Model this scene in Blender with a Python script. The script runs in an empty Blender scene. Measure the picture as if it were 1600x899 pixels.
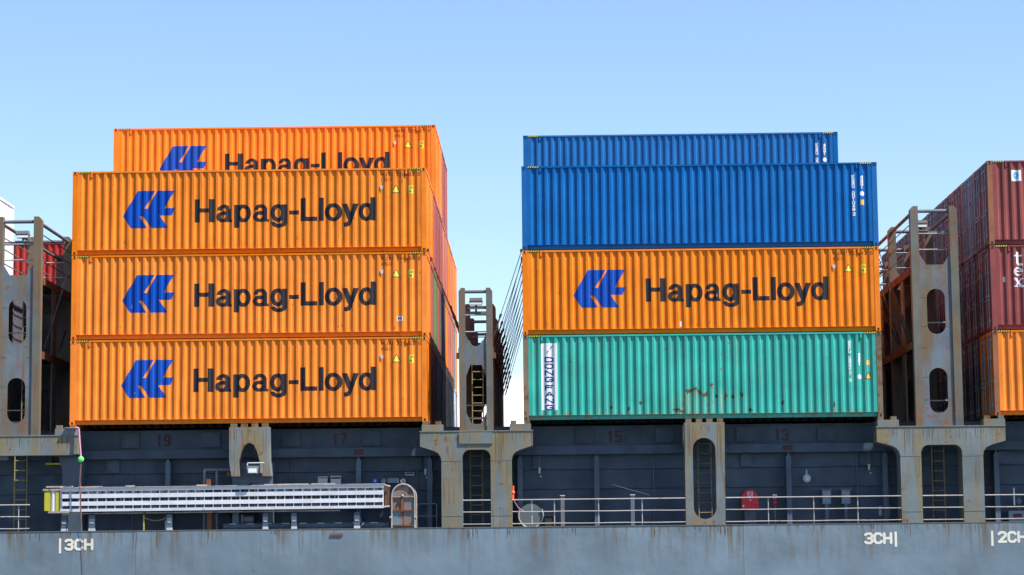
import bpy, math, random
import numpy as np
from mathutils import Vector, Matrix
from mathutils.geometry import tessellate_polygon
random.seed(7)
S = bpy.context.scene
COL = S.collection
# ------------------------------------------------------------------ camera
def cam_axes(pitch, yaw, roll):
    cy, sy, cp, sp = math.cos(yaw), math.sin(yaw), math.cos(pitch), math.sin(pitch)
    f = Vector((-sy*cp, cy*cp, sp)); r = Vector((cy, sy, 0)); u = r.cross(f)
    return r*math.cos(roll)+u*math.sin(roll), u*math.cos(roll)-r*math.sin(roll), f
cd = bpy.data.cameras.new('camera'); cam = bpy.data.objects.new('camera', cd); COL.objects.link(cam)
r_, u_, f_ = cam_axes(0.1177, 0.01319, -0.00988)
M = Matrix((r_, u_, -f_)).transposed().to_4x4(); M.translation = (16.139, -78.567, -4.747)
cam.matrix_world = M
cd.sensor_width = 36; cd.lens = 36*3617.3/1600; cd.clip_start = 1; cd.clip_end = 60000
S.camera = cam
# ------------------------------------------------------------------ sky, sun, exposure
SUN = Vector((0.60, -0.29, 1.0)).normalized()
W = bpy.data.worlds.new('World'); S.world = W; W.use_nodes = True
nt = W.node_tree; nt.nodes.clear()
out = nt.nodes.new('ShaderNodeOutputWorld'); bg = nt.nodes.new('ShaderNodeBackground')
sky = nt.nodes.new('ShaderNodeTexSky'); sky.sky_type = 'NISHITA'; sky.sun_disc = False
sky.sun_elevation = math.asin(SUN.z); sky.sun_rotation = math.atan2(SUN.x, SUN.y)
sky.altitude = 0; sky.air_density = 1.0; sky.dust_density = 0.2; sky.ozone_density = 3.2
# a low bank of white cloud all round the horizon
tc = nt.nodes.new('ShaderNodeTexCoord'); sep = nt.nodes.new('ShaderNodeSeparateXYZ')
nz = nt.nodes.new('ShaderNodeTexNoise'); nz.inputs['Scale'].default_value = 9; nz.inputs['Detail'].default_value = 6
mul = nt.nodes.new('ShaderNodeMath'); mul.operation = 'MULTIPLY_ADD'; mul.inputs[1].default_value = -0.055
ramp = nt.nodes.new('ShaderNodeMapRange'); ramp.inputs[1].default_value = 0.072; ramp.inputs[2].default_value = 0.086
ramp.inputs[3].default_value = 0.92; ramp.inputs[4].default_value = 0.0
mixc = nt.nodes.new('ShaderNodeMix'); mixc.data_type = 'RGBA'
nt.links.new(tc.outputs['Generated'], sep.inputs[0]); nt.links.new(tc.outputs['Generated'], nz.inputs['Vector'])
nt.links.new(nz.outputs[0], mul.inputs[0]); nt.links.new(sep.outputs[2], mul.inputs[2])
addm = nt.nodes.new('ShaderNodeMath'); addm.operation = 'ADD'; addm.inputs[1].default_value = 0.0275
nt.links.new(mul.outputs[0], addm.inputs[0]); nt.links.new(addm.outputs[0], ramp.inputs[0])
nt.links.new(ramp.outputs[0], mixc.inputs[0]); nt.links.new(sky.outputs[0], mixc.inputs[6])
mixc.inputs[7].default_value = (9.2, 9.4, 9.6, 1)
nt.links.new(mixc.outputs[2], bg.inputs[0]); nt.links.new(bg.outputs[0], out.inputs[0])
bg.inputs[1].default_value = 0.10
sl = bpy.data.lights.new('sun', 'SUN'); sl.energy = 5.0; sl.angle = math.radians(0.5); sl.color = (1, .955, .89)
sun = bpy.data.objects.new('sun', sl); COL.objects.link(sun)
sun.rotation_euler = SUN.to_track_quat('Z', 'Y').to_euler(); sun.location = (40, -40, 60)
vs = S.view_settings; vs.view_transform = 'Standard'; vs.look = 'None'; vs.exposure = 1.0; vs.gamma = 1
vs.use_curve_mapping = False

# ------------------------------------------------------------------ materials
MATS = {}; OZ_ = 12.0
def paint(name, col, rough=.45, var=.18, dirt=0., rust=0., rust_t=.62, streak_scale=(5, 5, .35), dirtcol=(.16, .10, .045),
          rustcol=(.15, .05, .018), metal=0., bump=.5, spot=None, nscale=.9, top=None, sharp=(.45, .68), runs=0., runcol=(.17, .075, .022), spec=.28):
    if name in MATS: return MATS[name]
    m = bpy.data.materials.new(name); m.use_nodes = True; n = m.node_tree; N = n.nodes; Lk = n.links.new
    b = N['Principled BSDF']; b.inputs['Roughness'].default_value = rough; b.inputs['Metallic'].default_value = metal; b.inputs['Specular IOR Level'].default_value = spec
    tc = N.new('ShaderNodeTexCoord'); oi = N.new('ShaderNodeObjectInfo')
    ad = N.new('ShaderNodeVectorMath'); ad.operation = 'MULTIPLY_ADD'
    Lk(oi.outputs['Random'], ad.inputs[0]); ad.inputs[1].default_value = (37, 53, 71); Lk(tc.outputs['Object'], ad.inputs[2])
    def noise(scale, detail, vec=ad.outputs[0]):
        z = N.new('ShaderNodeTexNoise'); z.inputs['Scale'].default_value = scale; z.inputs['Detail'].default_value = detail
        Lk(vec, z.inputs['Vector']); return z.outputs[0]
    def rng(sock, a, c, lo=0., hi=1.):
        r = N.new('ShaderNodeMapRange'); r.inputs[1].default_value = a; r.inputs[2].default_value = c
        r.inputs[3].default_value = lo; r.inputs[4].default_value = hi; Lk(sock, r.inputs[0]); return r.outputs[0]
    def mix(f, a, c):
        x = N.new('ShaderNodeMix'); x.data_type = 'RGBA'
        if f.__class__ is float: x.inputs[0].default_value = f
        else: Lk(f, x.inputs[0])
        for i, v in ((6, a), (7, c)):
            if isinstance(v, tuple): x.inputs[i].default_value = (*v, 1)
            else: Lk(v, x.inputs[i])
        return x.outputs[2]
    def math_(op, a, c):
        x = N.new('ShaderNodeMath'); x.operation = op
        for i, v in ((0, a), (1, c)):
            if isinstance(v, (int, float)): x.inputs[i].default_value = v
            else: Lk(v, x.inputs[i])
        return x.outputs[0]
    dark = tuple(c*(1-var) for c in col); lite = tuple(min(1, c*(1+var*.7)+.01*var) for c in col)
    c = mix(rng(noise(nscale, 5), .3, .7), dark, lite)
    hv = N.new('ShaderNodeHueSaturation'); hv.inputs['Fac'].default_value = 1; Lk(rng(oi.outputs['Random'], 0, 1, .93, 1.06), hv.inputs['Value']); Lk(rng(oi.outputs['Random'], 0, 1, 1.0, .95), hv.inputs['Saturation']); Lk(c, hv.inputs['Color']); c = hv.outputs[0]
    mp = N.new('ShaderNodeMapping'); mp.inputs['Scale'].default_value = streak_scale; Lk(ad.outputs[0], mp.inputs[0])
    st = noise(1, 6, mp.outputs[0])
    if dirt:
        f = rng(st, sharp[0], sharp[1], 0, dirt)
        if top:      # runs that start at an upper edge and fade on their way down
            sp = N.new('ShaderNodeSeparateXYZ'); Lk(tc.outputs['Object'], sp.inputs[0])
            f = math_('MULTIPLY', math_('MULTIPLY', f, rng(sp.outputs[2], top[0], top[1], .05, 1.)), rng(noise(.45, 2), .42, .6, .08, 1.))
        c = mix(f, c, dirtcol)
    if runs:         # thin rust runs, in groups
        m2 = N.new('ShaderNodeMapping'); m2.inputs['Scale'].default_value = (11, 11, .55); Lk(ad.outputs[0], m2.inputs[0])
        f = math_('MULTIPLY', rng(noise(1, 4, m2.outputs[0]), .53, .66, 0, runs), rng(noise(.8, 3), .46, .58))
        if top:
            sp = N.new('ShaderNodeSeparateXYZ'); Lk(tc.outputs['Object'], sp.inputs[0]); f = math_('MULTIPLY', f, rng(sp.outputs[2], top[0]+.3, top[1], .06, 1.))
        c = mix(f, c, runcol)
    rf = None
    if rust:
        rf = rng(noise(5.5, 9), rust_t, rust_t+.06, 0, rust)
        rf = math_('MULTIPLY', rf, rng(noise(.7, 3), .42, .6))
        c = mix(rf, c, rustcol)
    if spot:         # a scraped, rusty patch: centre x, z, half sizes
        sp = N.new('ShaderNodeSeparateXYZ'); Lk(tc.outputs['Object'], sp.inputs[0])
        dx = math_('DIVIDE', math_('SUBTRACT', sp.outputs[0], spot[0]), spot[2]); dz = math_('DIVIDE', math_('SUBTRACT', sp.outputs[2], spot[1]), spot[3])
        d = math_('ADD', math_('MULTIPLY', dx, dx), math_('MULTIPLY', dz, dz))
        f = math_('MULTIPLY', rng(d, .2, 1.2, 1, 0), rng(noise(6, 8), .52, .6, 0, .95))
        f2 = math_('MULTIPLY', rng(d, .1, 1.6, 1, 0), rng(st, .45, .7, 0, .6)); c = mix(f2, c, (.30, .33, .16))
        edge = rng(sp.outputs[2], .17, .30, .75, 0); c = mix(math_('MULTIPLY', edge, rng(noise(7, 6), .45, .62)), c, (.24, .12, .05))
    Lk(c, b.inputs['Base Color'])
    Lk(rng(noise(3, 6), .3, .7, max(.05, rough-.08), min(1, rough+.14)), b.inputs['Roughness'])
    if bump:
        bp = N.new('ShaderNodeBump'); bp.inputs['Strength'].default_value = bump; bp.inputs['Distance'].default_value = .03
        Lk(noise(1.5, 4), bp.inputs['Height']); Lk(bp.outputs[0], b.inputs['Normal'])
    MATS[name] = m; return m
def flat(name, col, rough=.5, metal=0.): return paint(name, col, rough, .08, metal=metal, bump=0)

CC = {  # container paints
 'orange': paint('hapag_orange_paint', (.80, .193, .001), .45, .12, .15, .7, .68, dirtcol=(.44, .10, .008), spec=.10, runs=.35, runcol=(.30, .07, .01)),
 'blue': paint('royal_blue_paint', (.0, .108, .345), .45, .10, .08, .3, .72, dirtcol=(.002, .06, .22), spec=.10, runs=.12, runcol=(.01, .05, .16)),
 'teal': paint('teal_paint', (.024, .355, .285), .5, .16, .25, .8, .66, dirtcol=(.09, .20, .15), spot=(6.2, .55, 1.3, .42), runs=.3, runcol=(.16, .15, .07)),
 'brown': paint('oxide_brown_paint', (.245, .045, .042), .55, .2, .35, .7, .62, dirtcol=(.13, .05, .04)),
 'brown2': paint('plum_brown_paint', (.14, .036, .036), .55, .2, .35, .7, .62, dirtcol=(.12, .05, .04)),
 'red': paint('signal_red_paint', (.42, .02, .018), .5, .15, .2, .4, .66),
 'salmon': paint('faded_coral_paint', (.46, .145, .095), .6, .15, .2, .3, .68),
 'rose': paint('faded_rose_paint', (.31, .075, .07), .6, .15, .2, .3, .68),
 'white': paint('white_container_paint', (.66, .66, .68), .5, .06, .12, .2, .7),
 'grey': paint('grey_container_paint', (.20, .21, .25), .55, .2, .3, .5, .64),
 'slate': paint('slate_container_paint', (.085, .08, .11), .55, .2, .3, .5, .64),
 'green': paint('leaf_green_paint', (.10, .21, .07), .55, .15, .2, .3, .66),
 'rust_red': paint('rust_red_paint', (.27, .05, .026), .6, .2, .3, .6, .62),
}
POSTW = paint('worn_post_paint', (.17, .13, .08), .6, .3, .5, .9, .52, dirtcol=(.2, .10, .05))
POSTB = paint('worn_brown_post_paint', (.27, .095, .04), .6, .25, .4, .8, .58)
DARKSTEEL = flat('dark_casting_steel', (.05, .035, .03), .6)
LETTER = paint('black_letter_paint', (.016, .013, .019), .5, .15, bump=0)
LOGO = paint('blue_logo_paint', (.0, .055, .35), .45, .1, bump=0, spec=.1)
WHITE = flat('white_letter_paint', (.68, .68, .70), .5)
RODM = flat('grey_rod_steel', (.13, .11, .10), .5)
CODE = flat('faded_code_paint', (.17, .045, .012), .6)
GALV = paint('galvanised_rod', (.36, .35, .38), .5, .3, .3, .6, .56)
MARKW = paint('cream_hull_letter_paint', (.72, .68, .58), .5, .1, .25, dirtcol=(.62, .42, .2), bump=0)
YEL = flat('yellow_sticker', (.60, .54, .04), .5)
AMBER = flat('amber_sticker', (.75, .40, .05), .5)
BLUEINK = flat('blue_ink', (.004, .035, .17), .5)
BLACK = flat('black_paint', (.015, .015, .015), .5)
RUSTRED = paint('dim_red_letter_paint', (.085, .026, .032), .6, .3, bump=0)
HULL = paint('grey_blue_hull_paint', (.148, .198, .238), .5, .24, .8, .55, .69, (5.5, 5.5, .5), (.13, .085, .035), top=(OZ_-5.1, OZ_-3.65), nscale=.5, sharp=(.47, .64), runs=.6, runcol=(.125, .07, .026), bump=.7)
PIL = paint('weathered_pillar_paint', (.155, .185, .19), .55, .22, .8, .9, .62, (2.2, 2.2, .28), (.215, .15, .058), runs=.9, sharp=(.40, .62))
TOW = paint('weathered_tower_paint', (.125, .150, .175), .5, .25, .85, .9, .585, (2.0, 2.0, .4), (.15, .108, .05), sharp=(.40, .60), runs=.8, rustcol=(.22, .075, .03))
TOWP = paint('rusty_tower_post_paint', (.125, .122, .105), .55, .28, .85, .9, .56, (4.5, 4.5, .35), (.17, .105, .05), runs=.8, rustcol=(.24, .08, .03))
RUSTY = paint('rusty_steel', (.17, .058, .024), .75, .35, .4, .6, .5)
COAM = paint('navy_coaming_paint', (.050, .076, .114), .5, .28, .3, .3, .68, (1.5, 1.5, .4), (.022, .026, .03))
COAML = paint('steel_blue_stay_paint', (.080, .112, .160), .5, .2, .25, .3, .66, dirtcol=(.04, .045, .05))
DECKM = paint('dark_deck_paint', (.06, .075, .08), .7, .3, .2, .6, .58)
UNDER = paint('dark_underside', (.035, .035, .035), .8, .3)
PIPE = paint('grey_pipe_paint', (.13, .15, .19), .45, .2, .3, .6, .6)
RAIL = paint('pale_rail_paint', (.37, .36, .35), .5, .2, .4, .7, .62, (9, 9, 9), (.35, .2, .1))
LAD = paint('old_yellow_ladder_paint', (.26, .22, .09), .6, .3, .4, .7, .58, (9, 9, 9), (.2, .1, .05))
ALU = paint('white_gangway_paint', (.60, .61, .66), .4, .08, .25, .4, .68, (4, 4, 4), (.5, .42, .32))
ALUE = paint('scuffed_gangway_edge_paint', (.42, .35, .30), .5, .25, .4, .8, .58, (5, 5, 5))
YELP = paint('bright_yellow_paint', (.46, .40, .02), .5, .15, .25, .4, .66)
ROPE = flat('rope_fibre', (.18, .09, .08), .9)
PINK = flat('pink_sling', (.5, .22, .32), .8)
LIME = flat('lime_plastic', (.10, .72, .12), .4)
REDP = paint('red_cabinet_paint', (.52, .004, .012), .45, .12)
GBOX = flat('pale_grey_box', (.17, .22, .27), .45)
LAMPG = flat('lamp_glass', (.75, .78, .80), .15)
LAMPB = flat('lamp_body', (.22, .22, .22), .5)
ORNG = flat('orange_buoy_plastic', (.85, .10, .02), .5)
SIGNW = flat('sign_white', (.48, .50, .52), .5)

# ------------------------------------------------------------------ mesh helpers
class MB:
    def __init__(s): s.v = []; s.f = []
    def add(s, vs, fs):
        o = len(s.v); s.v += [tuple(p) for p in vs]; s.f += [tuple(i+o for i in f) for f in fs]; return s
    def box(s, x0, x1, y0, y1, z0, z1):
        return s.add([(x0,y0,z0),(x1,y0,z0),(x1,y1,z0),(x0,y1,z0),(x0,y0,z1),(x1,y0,z1),(x1,y1,z1),(x0,y1,z1)],
              [(0,3,2,1),(4,5,6,7),(0,1,5,4),(1,2,6,5),(2,3,7,6),(3,0,4,7)])
    def cyl(s, p, q, r, n=10, r2=None, caps=True):
        p, q = Vector(p), Vector(q); d = (q-p).normalized(); a = d.orthogonal().normalized(); b = d.cross(a); r2 = r if r2 is None else r2
        vs = []
        for c, rr in ((p, r), (q, r2)):
            vs += [c+(a*math.cos(2*math.pi*i/n)+b*math.sin(2*math.pi*i/n))*rr for i in range(n)]
        fs = [(i, (i+1) % n, n+(i+1) % n, n+i) for i in range(n)]
        if caps: fs += [tuple(range(n-1, -1, -1)), tuple(range(n, 2*n))]
        return s.add(vs, fs)
    def tube(s, pts, r, n=8):
        for a, b in zip(pts, pts[1:]): s.cyl(a, b, r, n)
        return s
    def plate(s, outer, holes, y0, y1):        # polygon in x, z with holes, given a thickness in y
        loops = [outer]+list(holes); flatv = [p for l in loops for p in l]; n = len(flatv)
        tris = tessellate_polygon([[Vector((p[0], p[1], 0)) for p in l] for l in loops])
        fs = []
        for t in tris:
            a, b, c = [flatv[i] for i in t]
            ccw = (b[0]-a[0])*(c[1]-a[1])-(b[1]-a[1])*(c[0]-a[0]) > 0
            t = tuple(t) if ccw else tuple(t)[::-1]
            fs.append(t); fs.append(tuple(i+n for i in t[::-1]))
        o = 0
        for l in loops:
            k = len(l)
            for i in range(k): fs.append((o+i, o+i+n, o+(i+1) % k+n, o+(i+1) % k))
            o += k
        return s.add([(p[0], y0, p[1]) for p in flatv]+[(p[0], y1, p[1]) for p in flatv], fs)
    def ball(s, c, r, nu=14, nv=8):
        vs = [(c[0], c[1], c[2]+r)]; fs = []
        for j in range(1, nv):
            t = math.pi*j/nv
            vs += [(c[0]+r*math.sin(t)*math.cos(2*math.pi*i/nu), c[1]+r*math.sin(t)*math.sin(2*math.pi*i/nu), c[2]+r*math.cos(t)) for i in range(nu)]
        vs.append((c[0], c[1], c[2]-r)); e = len(vs)-1
        for i in range(nu):
            fs.append((0, 1+i, 1+(i+1) % nu)); fs.append((e, e-nu+(i+1) % nu, e-nu+i))
            for j in range(nv-2): fs.append((1+j*nu+i, 1+(j+1)*nu+i, 1+(j+1)*nu+(i+1) % nu, 1+j*nu+(i+1) % nu))
        return s.add(vs, fs)
    def mesh(s, name, mat):
        me = bpy.data.meshes.new(name); me.from_pydata(s.v, [], s.f); me.update()
        if mat: me.materials.append(mat)
        return me
    def build(s, name, mat, parent=None, loc=None):
        return link(name, s.mesh(name, mat), parent, loc)
def link(name, me, parent=None, loc=None):
    o = bpy.data.objects.new(name, me); COL.objects.link(o)
    if parent is not None: o.parent = parent
    if loc: o.location = loc
    return o
LABELS = {}
def tag(o, label, cat, group=None):
    o['label'] = label; o['category'] = cat
    if group: o['group'] = group
    LABELS.setdefault(label, []).append(group)
    return o
def thing(name, label, cat, loc=(0, 0, 0), group=None):
    o = bpy.data.objects.new(name, None); COL.objects.link(o); o.location = loc; o.empty_display_size = .3
    return tag(o, label, cat, group)
def arc(cx, cz, rx, rz, a0, a1, n=8):
    return [(cx+rx*math.cos(math.radians(a0+(a1-a0)*i/n)), cz+rz*math.sin(math.radians(a0+(a1-a0)*i/n))) for i in range(n+1)]
def slot(cx, z0, z1, r):         # upright oval opening
    return arc(cx, z1-r, r, r, 0, 180, 10)+arc(cx, z0+r, r, r, 180, 360, 10)

# ------------------------------------------------------------------ flat lettering and marks, built column by column
def stroke(segs, t):             # mask of poly-lines of a given width
    def f(X, Z):
        m = np.zeros(X.shape, bool)
        for line in segs:
            for (ax, az), (bx, bz) in zip(line, line[1:]):
                dx, dz = bx-ax, bz-az; L2 = dx*dx+dz*dz or 1e-9
                k = np.clip(((X-ax)*dx+(Z-az)*dz)/L2, 0, 1)
                m |= np.hypot(X-ax-k*dx, Z-az-k*dz) < t/2
        return m
    return f
def inpoly(P):
    def f(X, Z):
        m = np.zeros(X.shape, bool); n = len(P)
        for i in range(n):
            (ax, az), (bx, bz) = P[i], P[(i+1) % n]
            if az == bz: continue
            m ^= ((az > Z) != (bz > Z)) & (X < (bx-ax)*(Z-az)/(bz-az)+ax)
        return m
    return f
def decal(mask, x0, x1, z0, z1, surf, dx=.012, dz=.006, off=.003):
    # a skin of paint that follows the surface y = surf(x), a few millimetres proud of it
    n = max(2, int(round((x1-x0)/dx))); xs = list(np.linspace(x0, x1, n+1))
    if surf is not None: xs = sorted(set(xs) | {b for b in BREAKS if x0 < b < x1})
    zs = np.arange(z0, z1+dz, dz); mb = MB()
    for a, b in zip(xs, xs[1:]):
        if b-a < 1e-6: continue
        c = mask(np.full(zs.shape, (a+b)/2), zs).astype(int); d = np.diff(np.concatenate(([0], c, [0])))
        ya, yb = (0., 0.) if surf is None else (float(surf(a)), float(surf(b)))
        for i, j in zip(np.where(d == 1)[0], np.where(d == -1)[0]):
            p, q = zs[i]-dz/2, zs[j-1]+dz/2
            mb.add([(a, ya-off, p), (b, yb-off, p), (b, yb-off, q), (a, ya-off, q)], [(0, 1, 2, 3)])
    return mb
FONT = {'0':[[(0,1),(0,5),(1,6),(3,6),(4,5),(4,1),(3,0),(1,0),(0,1)]],'1':[[(1,5),(2,6),(2,0)]],'2':[[(0,5),(1,6),(3,6),(4,5),(4,4),(0,0),(4,0)]],
 '3':[[(0,5.3),(1,6),(3,6),(4,5),(4,4),(3,3),(1.7,3)],[(3,3),(4,2),(4,1),(3,0),(1,0),(0,.7)]],'4':[[(3,0),(3,6),(0,2),(4,2)]],
 '5':[[(4,6),(0,6),(0,3.5),(3,3.5),(4,2.6),(4,1),(3,0),(0,0)]],'6':[[(4,5.4),(3,6),(1,6),(0,5),(0,1),(1,0),(3,0),(4,1),(4,2.4),(3,3.3),(0,3.3)]],
 '7':[[(0,6),(4,6),(1.5,0)]],'8':[[(1,3),(0,4),(0,5),(1,6),(3,6),(4,5),(4,4),(3,3),(1,3),(0,2),(0,1),(1,0),(3,0),(4,1),(4,2),(3,3)]],
 '9':[[(0,.6),(1,0),(3,0),(4,1),(4,5),(3,6),(1,6),(0,5),(0,3.6),(1,2.8),(4,2.8)]],
 'A':[[(0,0),(2,6),(4,0)],[(.8,2),(3.2,2)]],'B':[[(0,0),(0,6),(3,6),(4,5),(4,4),(3,3),(0,3)],[(3,3),(4,2),(4,1),(3,0),(0,0)]],
 'C':[[(4,4.9),(3,6),(1,6),(0,5),(0,1),(1,0),(3,0),(4,1.1)]],'D':[[(0,0),(0,6),(2.6,6),(4,4.6),(4,1.4),(2.6,0),(0,0)]],
 'F':[[(0,0),(0,6),(4,6)],[(0,3.2),(3.2,3.2)]],'G':[[(4,5),(3,6),(1,6),(0,5),(0,1),(1,0),(3,0),(4,1),(4,2.7),(2.2,2.7)]],
 'H':[[(0,0),(0,6)],[(4,0),(4,6)],[(0,3),(4,3)]],'K':[[(0,0),(0,6)],[(4,6),(0,2.6)],[(1.3,3.6),(4,0)]],'L':[[(0,6),(0,0),(4,0)]],
 'M':[[(0,0),(0,6),(2,2.5),(4,6),(4,0)]],'N':[[(0,0),(0,6),(4,0),(4,6)]],'O':[[(1.2,6),(2.8,6),(4,4.6),(4,1.4),(2.8,0),(1.2,0),(0,1.4),(0,4.6),(1.2,6)]],
 'R':[[(0,0),(0,6),(3,6),(4,5),(4,4),(3,3),(0,3)],[(2,3),(4,0)]],'S':[[(4,5.2),(3,6),(1,6),(0,5),(0,4),(1,3.2),(3,2.8),(4,2),(4,1),(3,0),(1,0),(0,.8)]],
 'U':[[(0,6),(0,1),(1,0),(3,0),(4,1),(4,6)]],'X':[[(0,0),(4,6)],[(0,6),(4,0)]],'I':[[(2,0),(2,6)]],' ':[]}
def text_segs(txt, x, z, w, h, gap, down=False, step=None):
    segs = []
    for i, ch in enumerate(txt):
        ox, oz = (x, z-i*step) if down else (x+i*(w+gap), z)
        segs += [[(ox+px/4*w, oz+pz/6*h) for px, pz in l] for l in FONT[ch]]
    return segs
# the big company name, drawn in units of 1/330 m from the baseline
def rect(a, b, c, d): return lambda X, Z: (X >= a) & (X <= b) & (Z >= c) & (Z <= d)
def ring(cx, cz, ax, az, bx, bz, cond=None):
    def f(X, Z):
        m = (((X-cx)/ax)**2+((Z-cz)/az)**2 <= 1) & (((X-cx)/bx)**2+((Z-cz)/bz)**2 >= 1)
        return m & cond(X, Z) if cond else m
    return f
G_ = {'H': [rect(0, 62, 0, 265), rect(164, 226, 0, 265), rect(0, 226, 112, 160)],
 'a': [rect(112, 166, 0, 140), ring(88, 132, 78, 68, 26, 28, lambda X, Z: (Z >= 132)), ring(78, 58, 78, 62, 28, 22, lambda X, Z: (X < 125) & ((Z < 62) | (X < 78) | (Z > 80))),
       rect(70, 130, 88, 122), ring(176, 30, 50, 34, 1, 1, lambda X, Z: (X > 130) & (X < 180) & (Z < 30))],
 'p': [rect(0, 56, -68, 196), ring(105, 97, 88, 103, 36, 58)],
 'g': [rect(134, 188, -8, 196), ring(86, 98, 86, 102, 34, 56), ring(96, -6, 92, 66, 40, 22, lambda X, Z: (Z <= -6) & (X > 8))],
 '-': [rect(0, 110, 78, 122)], 'L': [rect(0, 60, 0, 265), rect(0, 188, 0, 50)], 'l': [rect(0, 55, 0, 265)],
 'o': [ring(99, 98, 99, 104, 45, 58)],
 'y': [inpoly([(0, 195), (62, 195), (126, 10), (92, -12), (70, 5)]), inpoly([(130, 195), (190, 195), (112, -22), (88, -58), (60, -70), (22, -70), (22, -22), (48, -22), (64, -12), (72, 10)])],
 'd': [rect(137, 192, 0, 265), ring(88, 98, 88, 104, 36, 58)]}
NAME = [('H', 0), ('a', 248), ('p', 450), ('a', 663), ('g', 863), ('-', 1078), ('L', 1205), ('l', 1413), ('o', 1478), ('y', 1673), ('d', 1863)]
def name_mask(x0, z0):
    def f(X, Z):
        U, V = (X-x0)*330, (Z-z0)*330; m = np.zeros(X.shape, bool)
        for ch, o in NAME:
            if U[0] < o-5 or U[0] > o+235: continue
            for g in G_[ch]: m |= g(U-o, V)
        return m
    return f
LOGOP = [(80,390),(250,103),(450,103),(325,307),(360,307),(470,103),(665,103),(553,303),(672,303),(635,387),(497,387),(598,530),(405,530),(312,393),(268,393),(360,530),(175,530)]

# ------------------------------------------------------------------ containers
CL, CW, CH, TIER, ROW = 12.192, 2.438, 2.896, 2.921, 2.5
YO, YI = .012, .058
BREAKS = []; PROF = []
def mk_profile():
    x = .18; BREAKS.append(x); PROF.append(YO); x = .243
    for i in range(42):
        for dx, y in ((0, YO), (.075, YO), (.131, YI), (.221, YI)):
            BREAKS.append(round(x+dx, 5)); PROF.append(y)
        x += .277
    for xx in (x, 12.012): BREAKS.append(round(xx, 5)); PROF.append(YO)
mk_profile()
def surf(x): return np.interp(x, BREAKS, PROF)
ZB, ZT = .165, CH-.062
def g_side(mb, back=False):
    n = len(BREAKS)
    ys = [CW-y for y in PROF] if back else PROF
    vs = [(x, y, ZB) for x, y in zip(BREAKS, ys)]+[(x, y, ZT) for x, y in zip(BREAKS, ys)]
    fs = [(i, i+1, n+i+1, n+i) for i in range(n-1)]
    if back: fs = [f[::-1] for f in fs]
    return mb.add(vs, fs)
def g_end(mb, right):            # corrugated blind end
    ys = [.10]; dp = [0.]; y = .10
    while y+.25 < CW-.12:
        for d, q in ((.05, 0), (.09, .04), (.16, .04), (.20, 0)): ys.append(y+d); dp.append(q)
        y += .22
    ys.append(CW-.10); dp.append(0.)
    n = len(ys); xs = [CL-.02-d for d in dp] if right else [.02+d for d in dp]
    vs = [(x, y, .16) for x, y in zip(xs, ys)]+[(x, y, CH-.06) for x, y in zip(xs, ys)]
    fs = [(i, i+1, n+i+1, n+i) for i in range(n-1)]
    return mb.add(vs, fs if right else [f[::-1] for f in fs])
def g_doors(mb, right):
    x0, x1 = (CL-.07, CL-.03) if right else (.03, .07)
    mb.box(x0, x1, .10, CW/2-.012, .16, CH-.11); mb.box(x0, x1, CW/2+.012, CW-.10, .16, CH-.11)
    return mb
def g_rods(mb, right):
    x = CL+.0 if right else .0
    for y in (.45, .85, CW-.85, CW-.45):
        mb.cyl((x, y, .10), (x, y, CH-.05), .022, 6)
        for z in (.35, 1.2, 2.0, 2.6): mb.box(x-.03, x+.03, y-.06, y+.06, z-.04, z+.04)
        mb.box(x-.035, x+.02, y-.02, y+.3, 1.05, 1.09)
    return mb
def g_post(mb, i):
    x0, x1 = ((.0, .18) if i % 2 == 0 else (CL-.18, CL)); y0, y1 = ((.002, .12) if i < 2 else (CW-.12, CW-.002))
    return mb.box(x0+.002, x1-.002, y0, y1, .118, CH-.118)
def g_cast(mb, i):
    x0 = 0 if i % 2 == 0 else CL-.178; y0 = 0 if (i//2) % 2 == 0 else CW-.162; z0 = 0 if i < 4 else CH-.118
    return mb.box(x0-.003, x0+.181, y0-.004, y0+.165, z0, z0+.118)
def g_hole(mb, i):
    x = .09 if i % 2 == 0 else CL-.09; z = .06 if i < 4 else CH-.058
    return mb.box(x-.03, x+.03, -.008, -.003, z-.04, z+.04)
def g_toprail(mb, back=False): return mb.box(.181, CL-.181, *((CW-.06, CW-.003) if back else (.003, .06)), CH-.062, CH-.004)
def g_botrail(mb, back=False):
    y0, y1 = (CW-.16, CW-.10) if back else (.10, .16)
    mb.box(.181, CL-.181, y0, y1, .012, .158)
    a, b = (CW-.16, CW-.012) if back else (.012, .16)
    return mb.box(.181, CL-.181, a, b, .1585, .1645)  # thin lip, added to put the recessed rail below it in shade
def g_roof(mb): return mb.box(.06, CL-.06, .06, CW-.06, CH-.03, CH-.012)
def g_floor(mb):
    mb.box(.1, CL-.1, .161, CW-.161, .13, .16)
    for i in range(38): mb.box(.3+i*.31, .35+i*.31, .162, CW-.162, .02, .13)
    return mb
def g_endrails(mb, right, which=2):
    x0, x1 = (CL-.10, CL-.003) if right else (.003, .10)
    if which != 0: mb.box(x0, x1, .166, CW-.166, CH-.11, CH-.004)
    if which != 1: mb.box(x0, x1, .166, CW-.166, .004, .155)
    return mb
CACHE = {}
def cached(key, fn, mat):
    if key not in CACHE: CACHE[key] = fn().mesh(key[0], mat)
    return CACHE[key]
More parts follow.
